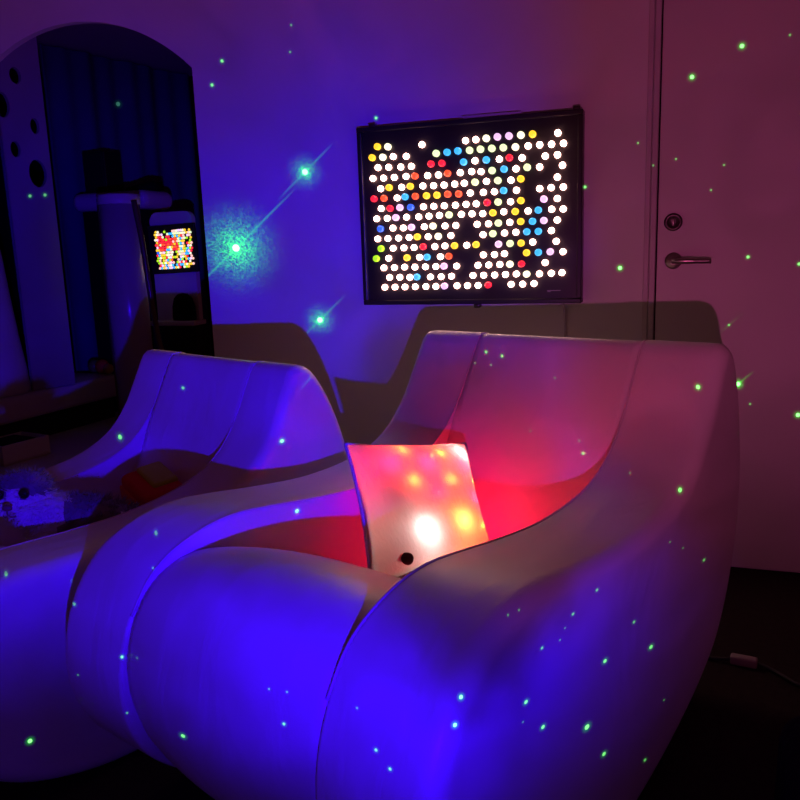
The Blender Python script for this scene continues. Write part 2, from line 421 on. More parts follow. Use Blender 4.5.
# ------------------------------------------------------------------ light-up pillow
pc = [Vector(v) for v in ((-.678, 1.575, .672), (-.467, 1.810, .624), (-.558, 1.391, .419), (-.369, 1.634, .441))]  # TL TR BL BR
cen = sum(pc, Vector()) / 4
ex = ((pc[1] - pc[0]) + (pc[3] - pc[2])).normalized(); ez = ((pc[0] - pc[2]) + (pc[1] - pc[3])).normalized()
ey = ez.cross(ex).normalized(); ez = ex.cross(ey).normalized()          # ey points away from the viewer
PWX, PHZ, PTH = .275, .325, .105
pil = thing('light_up_pillow', 'white plush pillow glowing red and white, propped on the front armchair', 'pillow')
pil.matrix_world = Matrix(((ex.x, ey.x, ez.x, cen.x), (ex.y, ey.y, ez.y, cen.y), (ex.z, ey.z, ez.z, cen.z), (0, 0, 0, 1)))
pinv = pil.matrix_world.inverted()
lc = [pinv @ v for v in pc]
def warp(a, b, d):
    """(a, b) in -1..1 over the soft, slightly skewed square; d = depth away from the viewer."""
    t, u = (a + 1) / 2, (b + 1) / 2
    q = lc[2].lerp(lc[3], t).lerp(lc[0].lerp(lc[1], t), u)
    return Vector((q.x, q.y + d, q.z))
def pillow_bm():
    bm = bmesh.new(); n = 44; V = {}
    for side in (-1, 1):
        for i in range(n + 1):
            for j in range(n + 1):
                a, b = 2 * i / n - 1, 2 * j / n - 1
                edge = i in (0, n) or j in (0, n)
                if edge and side == 1: V[(1, i, j)] = V[(-1, i, j)]; continue
                pin = 1 - .075 * (1 - b * b) * a * a; pin2 = 1 - .065 * (1 - a * a) * b * b
                hh = max(0, (1 - a ** 4) * (1 - b ** 4)) ** .55
                x = a * pin; z = b * pin2
                wv = .004 * noise.noise(Vector((a * 2.2, b * 2.2, side * 3.1)))
                V[(side, i, j)] = bm.verts.new(warp(x, z, side * PTH / 2 * hh + wv))
    for side in (-1, 1):
        for i in range(n):
            for j in range(n):
                q = [V[(side, i, j)], V[(side, i + 1, j)], V[(side, i + 1, j + 1)], V[(side, i, j + 1)]]
                bm.faces.new(q if side == -1 else q[::-1])
    return bm
def plush():
    m = bpy.data.materials.new('translucent white plush'); m.use_nodes = True
    nt = m.node_tree; N, L = nt.nodes, nt.links
    b = N['Principled BSDF']; out = N['Material Output']
    b.inputs['Base Color'].default_value = (.80, .74, .72, 1); b.inputs['Roughness'].default_value = .9
    b.inputs['Sheen Weight'].default_value = .08; b.inputs['Specular IOR Level'].default_value = .1
    tl = N.new('ShaderNodeBsdfTranslucent'); tl.inputs['Color'].default_value = (.85, .82, .80, 1)
    mx = N.new('ShaderNodeMixShader'); mx.inputs[0].default_value = .5
    tc = N.new('ShaderNodeTexCoord'); nz = N.new('ShaderNodeTexNoise'); nz.inputs['Scale'].default_value = 130; nz.inputs['Detail'].default_value = 3
    mp = N.new('ShaderNodeMapping'); mp.inputs['Scale'].default_value = (1, 1, .35)
    L.new(tc.outputs['Object'], mp.inputs['Vector']); L.new(mp.outputs['Vector'], nz.inputs['Vector'])
    bp = N.new('ShaderNodeBump'); bp.inputs['Strength'].default_value = 1.; bp.inputs['Distance'].default_value = .012
    L.new(nz.outputs['Fac'], bp.inputs['Height']); L.new(bp.outputs['Normal'], b.inputs['Normal'])
    ge = N.new('ShaderNodeNewGeometry'); lin = N.new('ShaderNodeMix'); lin.data_type = 'RGBA'
    lin.inputs[6].default_value = (.52, .43, .43, 1); lin.inputs[7].default_value = (.05, .03, .03, 1)      # inside face darkened to soak up lamp bounce
    L.new(ge.outputs['Backfacing'], lin.inputs[0]); L.new(lin.outputs[2], b.inputs['Base Color'])
    L.new(b.outputs[0], mx.inputs[1]); L.new(tl.outputs[0], mx.inputs[2]); L.new(mx.outputs[0], out.inputs[0])
    return m
M['plush'] = plush()
cover = obj('cover', pillow_bm(), M['plush'], pil)
bm = pillow_bm()
for v in bm.verts:                                        # stuffing in the middle, unseen; keeps light of front and back lamps apart
    a_ = warp(0, 0, 0); v.co = Vector((a_.x + (v.co.x - a_.x) * .93, a_.y + (v.co.y - a_.y) * .93 * .40, a_.z + (v.co.z - a_.z) * .93))
obj('stuffing', bm, M['stuffing'], pil)
bm = bmesh.new()
loopp = []
for i in range(160):
    t = i / 160 * 4; k = int(t); f = t - k
    a, b = [(-1 + 2 * f, -1), (1, -1 + 2 * f), (1 - 2 * f, 1), (-1, 1 - 2 * f)][k]
    loopp.append(warp(a * (1 - .075 * (1 - b * b) * a * a), b * (1 - .065 * (1 - a * a) * b * b), 0))
tube(bm, loopp + [loopp[0]], .0045, 6); obj('edge_seam', bm, M['fur_white'], pil)
bm = bmesh.new(); lathe(bm, [(0, 0), (.013, 0), (.0145, .003), (.013, .007), (.009, .0085), (0, .0085)], 20, Matrix.Translation(warp(-.50, -.80, -.032)) @ Matrix.Rotation(PI / 2 + .12, 4, 'X') @ Matrix.Rotation(0, 4, 'Z'))
obj('button', bm, M['button'], pil)
# lamps behind the cover's face, plus unseen red fill lamps added: (x, z, power, colour)
RED = (1, .10, .008); FIL = (1, .004, .055); WHT = (1, .86, .80); AMB = (1, .33, .05)
LEDS = [(-.036, .118, .15, RED, .013), (.049, .104, .15, RED, .013), (.098, .106, .09, WHT, .014), (-.028, .036, .17, RED, .014), (.055, .027, .16, RED, .014), (.114, .022, .09, RED, .009),
        (-.022, -.083, .22, WHT, .023), (.063, -.083, .24, AMB, .020), (.112, -.108, .08, RED, .008), (-.065, .085, .40, FIL, .026), (.09, .06, .30, FIL, .024), (.10, -.03, .22, FIL, .022), (.01, .075, .50, FIL, .028), (.02, .0, .22, FIL, .028),
        (.095, .05, 2.0, FIL, -.012), (.10, -.02, 2.4, FIL, -.012), (.10, -.09, 2.2, FIL, -.012), (.137, -.03, .85, FIL, -.009)]  # added to redden the backrest; the last sits just outside the cover
def face_depth(x, z):
    a, b = 2 * x / PWX, 2 * z / PHZ
    return -PTH / 2 * max(0, (1 - a ** 4) * (1 - b ** 4)) ** .55
for x, z, p, c, dep in LEDS:
    d = face_depth(x, z)
    l = pt('pillow_lamp', warp(2 * x / PWX, 2 * z / PHZ, (d + dep) if dep > 0 else (-d + dep)), p, c, .004); l.parent = pil
# ------------------------------------------------------------------ plush cat on the left chair
def skin(name, verts, edges, radii, m, parent, root=0, sub=2):
    me = bpy.data.meshes.new(name); me.from_pydata([Vector(v) for v in verts], edges, [])
    o = bpy.data.objects.new(name, me); COL.objects.link(o)
    o.modifiers.new('skin', 'SKIN').use_smooth_shade = True
    s = o.modifiers.new('sub', 'SUBSURF'); s.levels = sub; s.render_levels = sub
    for i, r in enumerate(radii):
        d = me.skin_vertices[0].data[i]; d.radius = (r, r) if not isinstance(r, tuple) else r; d.use_root = (i == root)
    dg = bpy.context.evaluated_depsgraph_get(); new = bpy.data.meshes.new_from_object(o.evaluated_get(dg))
    bpy.data.objects.remove(o); bpy.data.meshes.remove(me)
    new.name = name
    return link(name, new, m, parent)
CAT = [(-1.412, 1.462, .365), .35, 1.2]
cat = thing('plush_cat', 'fluffy white and grey plush cat lying on the left armchair', 'plush toy', CAT[0], (0, 0, CAT[1]))
cat.scale = (CAT[2],) * 3
# local: head looks along -y, body trails along +x
cv = [(.02, .03, .075), (.10, .045, .068), (.17, .05, .055), (-.025, .012, .105), (-.040, -.010, .150), (-.042, -.055, .142),      # 0-5 chest, belly, hip, neck, skull, muzzle
      (-.082, -.002, .190), (-.006, -.002, .192), (-.02, -.055, .030), (-.025, -.105, .022), (.05, -.045, .028), (.055, -.09, .02),   # ears, two front legs
      (.20, -.02, .028), (.16, -.06, .022), (.225, .05, .04), (.235, -.01, .028), (.20, -.065, .024)]                              # hind leg, tail
ce = [(0, 1), (1, 2), (0, 3), (3, 4), (4, 5), (4, 6), (4, 7), (0, 8), (8, 9), (0, 10), (10, 11), (2, 12), (12, 13), (2, 14), (14, 15), (15, 16)]
cr = [.052, .056, .046, .040, .050, .024, .012, .012, .022, .018, .022, .018, .024, .018, .020, .018, .012]
body = skin('body', cv, ce, cr, M['fur_white'], cat)
body.data.materials.append(M['fur_grey'])
bpy.context.view_layer.update()
for p in body.data.polygons:
    c = p.center
    dark = (c.x > .035 and c.z > .035 and noise.noise(c * 26) > -.35) or (c.z > .155 and abs(c.x + .042) > .014 and c.y < .06) or (c.z > .172)
    p.material_index = 1 if dark else 0
def tufts(sel, n, length, seed):
    rnd = random.Random(seed); bm = bmesh.new(); me = body.data
    polys = [p for p in me.polygons if (p.material_index == 1) == sel]
    w = [p.area for p in polys]
    for p in rnd.choices(polys, w, k=n):
        vs = [me.vertices[v].co for v in p.vertices]; f = [rnd.random() for _ in vs]; s = sum(f)
        c = sum((v * a for v, a in zip(vs, f)), Vector()) / s
        if c.y < -.062 and c.z > .10: continue
        nrm = (p.normal + Vector((rnd.uniform(-.6, .6), rnd.uniform(-.6, .6), rnd.uniform(-.7, .4)))).normalized()
        t = nrm.orthogonal().normalized(); b2 = nrm.cross(t)
        L = length * rnd.uniform(.6, 1.3); r = .0013
        a = [bm.verts.new(c + (t * math.cos(q) + b2 * math.sin(q)) * r - nrm * .002) for q in (0, 2.1, 4.2)]
        tip = bm.verts.new(c + nrm * L)
        for k in range(3): bm.faces.new((a[k], a[(k + 1) % 3], tip))
    return bm
fw = obj('white_fur', tufts(False, 2600, .017, 3), M['fur_white'], cat); fw['kind'] = 'stuff'
fg = obj('grey_fur', tufts(True, 2400, .018, 4), M['fur_grey'], cat); fg['kind'] = 'stuff'
for s in (-1, 1):
    bm = bmesh.new(); bmesh.ops.create_uvsphere(bm, u_segments=14, v_segments=10, radius=.0105, matrix=Matrix.Translation((-.042 + s * .024, -.057, .166)) @ Matrix.Diagonal((1, .7, 1, 1)))
    obj('eye', bm, M['eye'], cat)
bm = bmesh.new(); bmesh.ops.create_uvsphere(bm, u_segments=14, v_segments=10, radius=.009, matrix=Matrix.Translation((-.042, -.080, .146)) @ Matrix.Diagonal((1.1, .7, .75, 1)))
obj('nose', bm, M['nose'], cat)
bm = bmesh.new()
tube(bm, spline([(-.042, -.082, .140), (-.042, -.081, .132), (-.036, -.078, .127), (-.030, -.074, .128)], 10), .0016, 6)
tube(bm, spline([(-.042, -.081, .132), (-.048, -.078, .127), (-.054, -.074, .128)], 8), .0016, 6); obj('mouth', bm, M['nose'], cat)
for s in (-1, 1):
    bm = bmesh.new()
    for k in range(3): tube(bm, spline([(-.042 + s * .016, -.074, .138), (-.042 + s * .05, -.082, .140 + .006 * (k - 1)), (-.042 + s * .075, -.078, .136 + .014 * (k - 1))], 8), .0006, 4)
    obj('whiskers', bm, M['white_plastic'], cat)

# soft toy block beside the cat
TOY = [(-1.325, 1.757, .415), (.12, .2, -.55)]
toy = thing('soft_block', 'red soft toy block with a lime green top, sunk in the left armchair', 'soft toy', TOY[0], TOY[1])
bm = bmesh.new(); box(bm, (0, 0, .045), (.17, .12, .09), .018, 4); obj('body', bm, M['red'], toy)
bm = bmesh.new(); box(bm, (-.01, .018, .091), (.12, .070, .022), .008, 3); obj('top_panel', bm, M['lime'], toy)
bm = bmesh.new(); box(bm, (-.02, -.061, .036), (.12, .008, .045), .003, 2); obj('front_panel', bm, M['orange'], toy)

# ------------------------------------------------------------------ inside the arch
al = math.atan2(.85, .3)
bm = bmesh.new(); n = 90; th = .012
A = Vector((-4.045, 4.60)); Bv = Vector((-3.78, 5.90)); dv = (Bv - A); nv = Vector((-dv.y, dv.x)).normalized()
fr, bk = [], []
for i in range(n + 1):
    t = i / n; a = .012 * math.sin(t * 44) + .016 * math.sin(t * 17 + 1)
    for lst, o_ in ((fr, 0), (bk, th)):
        q = A + dv * t + nv * (a + o_ - .03); lst.append([bm.verts.new((q.x, q.y, z)) for z in (.02, .8, 1.6, 2.48)])
for L_ in (fr, bk):
    for a, b in zip(L_[:-1], L_[1:]):
        for k in range(3): bm.faces.new((a[k], b[k], b[k + 1], a[k + 1]))
for i in range(n):
    for k in (0, 3): bm.faces.new((fr[i][k], fr[i + 1][k], bk[i + 1][k], bk[i][k]))
for i in (0, n):
    for k in range(3): bm.faces.new((fr[i][k], fr[i][k + 1], bk[i][k + 1], bk[i][k]))
tag(obj('curtain', bm, M['navy']), 'navy blue curtain hanging at the back inside the arch', 'curtain')

be = thing('bench', 'low padded bench with a dark base along the side inside the arch', 'bench', (-3.83, 3.93, 0), (0, 0, -.091))
bm = bmesh.new(); box(bm, (0, .0, .225), (.46, 1.12, .15), .03, 4); obj('seat_pad', bm, M['pad'], be)
bm = bmesh.new(); box(bm, (-.03, .0, .076), (.38, 1.08, .15), .004); obj('base', bm, M['bench_dark'], be, smooth=False)

# perforated board standing on the bench, real round holes
hb_a, hb_b = Vector((-3.67, 3.79)), Vector((-3.588, 4.055))
hd = (hb_b - hb_a); hw = hd.length; hd.normalize()
cu = bpy.data.curves.new('perforated_board', 'CURVE'); cu.dimensions = '2D'; cu.fill_mode = 'BOTH'; cu.extrude = .014
def poly(pts):
    s = cu.splines.new('POLY'); s.points.add(len(pts) - 1); s.use_cyclic_u = True
    for p, q in zip(s.points, pts): p.co = (q[0], q[1], 0, 1)
poly([(0, 0), (hw, 0), (hw, 2.08), (0, 2.08)])
for u, z, ru, rz in ((.12, 1.82, .035, .045), (.02, 1.65, .045, .07), (.205, 1.55, .028, .045), (.07, 1.41, .03, .045), (.19, 1.28, .055, .08)):
    poly([(u + ru * math.cos(2 * PI * k / 28), z + rz * math.sin(2 * PI * k / 28)) for k in range(28)])
to = bpy.data.objects.new('tmp', cu); COL.objects.link(to)
me = bpy.data.meshes.new_from_object(to.evaluated_get(bpy.context.evaluated_depsgraph_get()))
bpy.data.objects.remove(to); bpy.data.curves.remove(cu); me.name = 'perforated_board'
pb = link('perforated_board', me, M['plum'], None, smooth=False)
pb.matrix_world = Matrix(((hd.x, 0, hd.y, hb_a.x), (hd.y, 0, -hd.x, hb_a.y), (0, 1, 0, .303), (0, 0, 0, 1)))
tag(pb, 'tall purple board with round holes standing at the left inside the arch', 'board')

# padded column at the far left
bm = bmesh.new(); lathe(bm, [(0, .303), (.20, .303), (.213, .32), (.205, .45), (.185, .62), (.165, .85), (.150, 1.05), (.142, 1.15), (.10, 1.20), (0, 1.215)], 36, Matrix.Translation((-3.85, 3.66, 0)))
tag(obj('padded_column', bm, M['pad']), 'pale padded column standing on the bench at the far left edge', 'column')

# bubble tube
bt = thing('bubble_tube', 'tall unlit frosted bubble tube with a pale cap, standing inside the arch', 'bubble tube', (-3.150, 4.10, 0))
bm = bmesh.new(); lathe(bm, [(0, .10), (.116, .10), (.116, 1.385), (0, 1.385)], 36); obj('tube', bm, M['tube'], bt)
bm = bmesh.new(); lathe(bm, [(0, 1.386), (.119, 1.386), (.121, 1.39), (.121, 1.436), (.114, 1.444), (0, 1.444)], 36); obj('cap', bm, M['white_plastic'], bt)
bm = bmesh.new(); lathe(bm, [(0, 0), (.15, 0), (.15, .09), (.135, .10), (0, .10)], 36); obj('base', bm, M['black'], bt)
bm = bmesh.new(); tube(bm, spline([(-2.985, 4.02, 1.40), (-2.972, 4.02, 1.30), (-2.955, 4.02, 1.175), (-2.942, 4.02, 1.0), (-2.925, 4.02, .794), (-2.905, 4.02, .614), (-2.88, 4.02, .475), (-2.85, 4.02, .30), (-2.82, 4.02, .01)], 40), .017, 10)  # dark strips stand in for mirrored edges beside the tube
tag(obj('curved_strip', bm, M['brown_frame']), 'thin curved dark brown pole right of the bubble tube', 'mirror edge strip')
bm = bmesh.new(); tube(bm, [(-3.322, 4.13, 0), (-3.322, 4.13, .7), (-3.32, 4.13, 1.43)], .012, 10)
tag(obj('straight_strip', bm, M['brown_frame']), 'thin straight dark pole left of the bubble tube', 'mirror edge strip')

# padded counter with a loudspeaker and a folded bag on it
pcn = thing('padded_counter', 'dark counter with a rounded padded top behind the bubble tube', 'counter', (-3.59, 4.72, 0))
bm = bmesh.new(); box(bm, (-.02, 0, .695), (.44, .26, 1.38), .004); obj('body', bm, M['void'], pcn, smooth=False)
bm = bmesh.new(); box(bm, (0, 0, 1.447), (.60, .34, .12), .055, 6); obj('padded_top', bm, M['pad'], pcn)
sp = thing('loudspeaker', 'black upright loudspeaker standing on the padded counter', 'loudspeaker', (-3.73, 4.72, 1.508))
bm = bmesh.new(); box(bm, (0, 0, .135), (.18, .18, .27), .006); obj('cabinet', bm, M['black'], sp, smooth=False)
bm = bmesh.new(); box(bm, (.0, -.091, .135), (.15, .008, .24), .002); obj('grille', bm, M['rubber'], sp, smooth=False)
bm = bmesh.new()
lo_ = [(-.12, 0), (.10, 0), (.10, .05), (.085, .058), (-.12, .022)]
f1 = [bm.verts.new((x, -.07, z)) for x, z in lo_]; f2 = [bm.verts.new((x, .07, z)) for x, z in lo_]
bm.faces.new(f1); bm.faces.new(f2)
for k in range(5): bm.faces.new((f1[k], f1[(k + 1) % 5], f2[(k + 1) % 5], f2[k]))
bmesh.ops.bevel(bm, geom=list(bm.edges), offset=.008, segments=2, affect='EDGES')
fb = obj('folded_bag', bm, M['bag'], None, (-3.40, 4.72, 1.508)); tag(fb, 'black wedge shaped folded bag on the padded counter', 'bag')

# stand-in for a mirror: pale panel with a glowing copy of the light board
pn = thing('mirror_stand_in', 'pale rounded board standing in for a mirror, on a black base inside the arch', 'board', (-3.01, 4.42, 0))
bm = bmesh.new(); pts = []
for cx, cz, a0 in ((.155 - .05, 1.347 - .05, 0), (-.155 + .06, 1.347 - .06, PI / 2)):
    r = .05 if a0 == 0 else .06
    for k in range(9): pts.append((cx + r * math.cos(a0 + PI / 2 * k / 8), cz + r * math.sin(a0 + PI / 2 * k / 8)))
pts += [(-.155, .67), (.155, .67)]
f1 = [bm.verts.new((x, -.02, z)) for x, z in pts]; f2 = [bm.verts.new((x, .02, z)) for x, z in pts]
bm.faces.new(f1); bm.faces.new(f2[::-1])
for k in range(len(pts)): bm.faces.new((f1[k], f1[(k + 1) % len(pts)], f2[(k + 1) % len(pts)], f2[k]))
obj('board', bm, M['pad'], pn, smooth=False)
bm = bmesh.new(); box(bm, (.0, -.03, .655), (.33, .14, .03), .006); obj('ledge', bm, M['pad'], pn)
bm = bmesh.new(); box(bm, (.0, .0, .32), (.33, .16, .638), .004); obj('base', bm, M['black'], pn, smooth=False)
bm = bmesh.new(); lathe(bm, [(0, 0), (.075, 0), (.078, .02), (.074, .09), (.06, .14), (.035, .165), (0, .172)], 24, Matrix.Translation((-2.945, 4.370, .6705)) @ Matrix.Diagonal((1.1, .38, 1, 1)))  # dark shape put in for the chair shadow of the mirror image
tag(obj('reflected_shade', bm, M['bag']), 'small dark rounded cushion on the ledge imitating the reflected chair', 'shadow shape')
l2 = thing('reflected_board', 'small black board of coloured dots, imitating the reflected light board, inside the arch', 'light board', (-2.995, 4.40, 1.118), (0, -.03, 0))
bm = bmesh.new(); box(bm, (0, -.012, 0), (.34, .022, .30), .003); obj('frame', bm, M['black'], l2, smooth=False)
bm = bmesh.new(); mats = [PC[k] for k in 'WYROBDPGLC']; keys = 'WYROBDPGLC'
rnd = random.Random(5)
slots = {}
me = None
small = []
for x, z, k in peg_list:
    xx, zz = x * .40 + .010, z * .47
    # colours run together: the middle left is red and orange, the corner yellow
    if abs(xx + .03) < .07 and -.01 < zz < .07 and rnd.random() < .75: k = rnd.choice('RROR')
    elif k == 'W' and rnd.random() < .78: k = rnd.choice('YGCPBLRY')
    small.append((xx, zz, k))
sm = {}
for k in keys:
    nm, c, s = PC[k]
    sm[k] = mat('small glowing %s dot' % nm, c, .3, emit=c, strength=1.1 if k != 'W' else 1.3)  # emission imitates the reflection of the wall pegs
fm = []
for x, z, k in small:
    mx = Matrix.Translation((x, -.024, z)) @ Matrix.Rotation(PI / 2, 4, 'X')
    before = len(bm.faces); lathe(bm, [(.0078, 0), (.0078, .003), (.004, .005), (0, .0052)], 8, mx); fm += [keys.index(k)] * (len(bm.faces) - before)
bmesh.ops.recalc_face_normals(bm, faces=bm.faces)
me = bpy.data.meshes.new('reflected_dots'); bm.to_mesh(me); bm.free()
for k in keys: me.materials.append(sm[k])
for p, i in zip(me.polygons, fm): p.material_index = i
gd = bpy.data.objects.new('reflected_dots', me); COL.objects.link(gd); gd.parent = l2; gd['kind'] = 'stuff'

# toys on the bench
for (x, y, r, m, lab) in ((-3.770, 4.475, .045, 'green', 'green toy ball on the bench inside the arch, left of the red one'),
                          (-3.690, 4.455, .048, 'red', 'red toy ball on the bench inside the arch, between green and yellow ones'),
                          (-3.625, 4.435, .036, 'yellow', 'yellow toy ball on the bench inside the arch, right of the red one')):
    bm = bmesh.new(); bmesh.ops.create_uvsphere(bm, u_segments=20, v_segments=14, radius=r, matrix=Matrix.Translation((0, 0, r)))
    o = obj('toy_ball', bm, M[m], None, (x, y, .3005)); tag(o, lab, 'ball', 'toy balls on the bench')

# storage box on the alcove floor
sb = thing('storage_box', 'low pale box with dark contents on the floor at the left edge', 'box', (-3.47, 3.39, 0), (0, 0, 1.39))
bm = bmesh.new(); t = .008
for c, s in (((0, 0, .006), (.29, .24, .012)), ((0, .12 - t / 2, .055), (.29, t, .11)), ((0, -.12 + t / 2, .055), (.29, t, .11)),
             ((-.145 + t / 2, 0, .055), (t, .24 - 2 * t, .11)), ((.145 - t / 2, 0, .055), (t, .24 - 2 * t, .11))): box(bm, c, s)
obj('shell', bm, M['white_plastic'], sb, smooth=False)
bm = bmesh.new(); box(bm, (-.02, .0, .062), (.22, .20, .095), .012); obj('lining', bm, M['bag'], sb)

# ------------------------------------------------------------------ cable and black bag on the carpet, right
cb = thing('power_cable', 'thin black cable with a pale connector on the carpet right of the armchair', 'cable', (0, 0, 0))
bm = bmesh.new(); tube(bm, spline([(.02, 2.20, .006), (.10, 2.09, .006), (.15, 2.078, .009), (.165, 2.078, .012)], 16), .005, 8)
tube(bm, spline([(.225, 2.068, .012), (.25, 2.065, .007), (.285, 2.03, .006), (.33, 1.99, .006), (.46, 1.98, .006), (.70, 2.1, .006)], 24), .005, 8)
obj('wire', bm, M['rubber'], cb)
bm = bmesh.new(); box(bm, (.195, 2.073, .013), (.065, .026, .024), .005, rot=(0, 0, -.16)); obj('connector', bm, M['connector'], cb)
bm = bmesh.new(); box(bm, (.46, 1.30, .125), (.52, .40, .25), .06, 5)
for v in bm.verts: v.co += Vector((1, .6, .3)) * .012 * noise.noise(v.co * 7)
lowest = min(v.co.z for v in bm.verts)
for v in bm.verts: v.co.z -= lowest
tag(obj('soft_bag', bm, M['bag']), 'soft black bag on the carpet at the lower right edge', 'bag')

# ------------------------------------------------------------------ light: the star projector
PROJ = Vector((.13, -.2, .765))
def projector():
    l = bpy.data.lights.new('nebula_projector', 'POINT'); l.energy = 300.; l.color = (1, 1, 1); l.shadow_soft_size = .012
    o = bpy.data.objects.new('nebula_projector', l); COL.objects.link(o); o.location = PROJ
    l.use_nodes = True; nt = l.node_tree; N, L = nt.nodes, nt.links
    em = [n for n in N if n.type == 'EMISSION'][0]
    tc = N.new('ShaderNodeTexCoord'); nrm = tc.outputs['Normal']
    sep = N.new('ShaderNodeSeparateXYZ'); L.new(nrm, sep.inputs[0])
    def mth(op, a, b=None, clamp=False):
        m = N.new('ShaderNodeMath'); m.operation = op; m.use_clamp = clamp
        for i, v in enumerate((a, b)):
            if v is None: continue
            if isinstance(v, (int, float)): m.inputs[i].default_value = v
            else: L.new(v, m.inputs[i])
        return m.outputs[0]
    def sstep(v, lo, hi):
        m = N.new('ShaderNodeMapRange'); m.interpolation_type = 'SMOOTHSTEP'
        L.new(v, m.inputs[0]); m.inputs[1].default_value = lo; m.inputs[2].default_value = hi
        return m.outputs[0]
    nz = N.new('ShaderNodeTexNoise'); nz.inputs['Scale'].default_value = 4.5; nz.inputs['Detail'].default_value = 4; nz.inputs['Distortion'].default_value = .8
    L.new(nrm, nz.inputs['Vector'])
    nz2 = N.new('ShaderNodeTexNoise'); nz2.inputs['Scale'].default_value = 11; nz2.inputs['Detail'].default_value = 3; nz2.inputs['Distortion'].default_value = 1.2
    L.new(nrm, nz2.inputs['Vector'])
    n1 = mth('SUBTRACT', nz.outputs['Fac'], .5); n2 = mth('SUBTRACT', nz2.outputs['Fac'], .5)
    ratio = mth('DIVIDE', sep.outputs['X'], mth('MAXIMUM', sep.outputs['Y'], .05))
    elev = mth('DIVIDE', sep.outputs['Z'], mth('MAXIMUM', sep.outputs['Y'], .05))
    ra = mth('ADD', mth('ADD', ratio, mth('MULTIPLY', n1, .14)), mth('MULTIPLY', sstep(elev, -.25, .0), .17))
    ea = mth('ADD', elev, mth('MULTIPLY', n2, .10))
    right = sstep(ra, -.30, .05)                 # blue cloud fades to the right
    top = sstep(ea, .18, .46)                    # and upwards
    keep = mth('MULTIPLY', mth('SUBTRACT', 1., right), mth('SUBTRACT', 1., mth('MULTIPLY', top, .72)))
    tex = mth('ADD', .95, mth('ADD', mth('MULTIPLY', n1, .9), mth('MULTIPLY', n2, .9)))
    gap = N.new('ShaderNodeVectorMath'); gap.operation = 'DISTANCE'; L.new(nrm, gap.inputs[0]); gap.inputs[1].default_value = Vector((-.30, 1., -.09)).normalized()
    dim_patch = mth('ADD', .12, mth('MULTIPLY', sstep(mth('ADD', gap.outputs['Value'], mth('MULTIPLY', n2, .06)), .07, .17), .88))     # a dark rift added to keep the blue off the pillow
    blue = mth('MULTIPLY', mth('MULTIPLY', keep, dim_patch), mth('MAXIMUM', tex, .1))
    front = mth('MULTIPLY', sstep(sep.outputs['Y'], .1, .45), mth('ADD', .03, mth('MULTIPLY', sstep(elev, -.45, .0), 1 - .03)))
    def sc(c, f):
        v = N.new('ShaderNodeVectorMath'); v.operation = 'SCALE'; v.inputs[0].default_value = c; L.new(f, v.inputs['Scale']); return v.outputs[0]
    def add(a, b):
        v = N.new('ShaderNodeVectorMath'); v.operation = 'ADD'; L.new(a, v.inputs[0]); L.new(b, v.inputs[1]); return v.outputs[0]
    haze = mth('MULTIPLY', mth('ADD', 1.0, mth('MULTIPLY', n2, .8)), mth('MULTIPLY', mth('MAXIMUM', right, mth('MULTIPLY', top, .8)), mth('ADD', .45, mth('MULTIPLY', sstep(elev, -.40, .02), .55))))
    tot = add(sc((.026, .0, 1.0), blue), sc((.13, .017, .06), haze))
    cs = N.new('ShaderNodeVectorMath'); cs.operation = 'SCALE'; L.new(tot, cs.inputs[0]); L.new(front, cs.inputs['Scale'])
    L.new(cs.outputs[0], em.inputs['Color'])
    return o
projector()

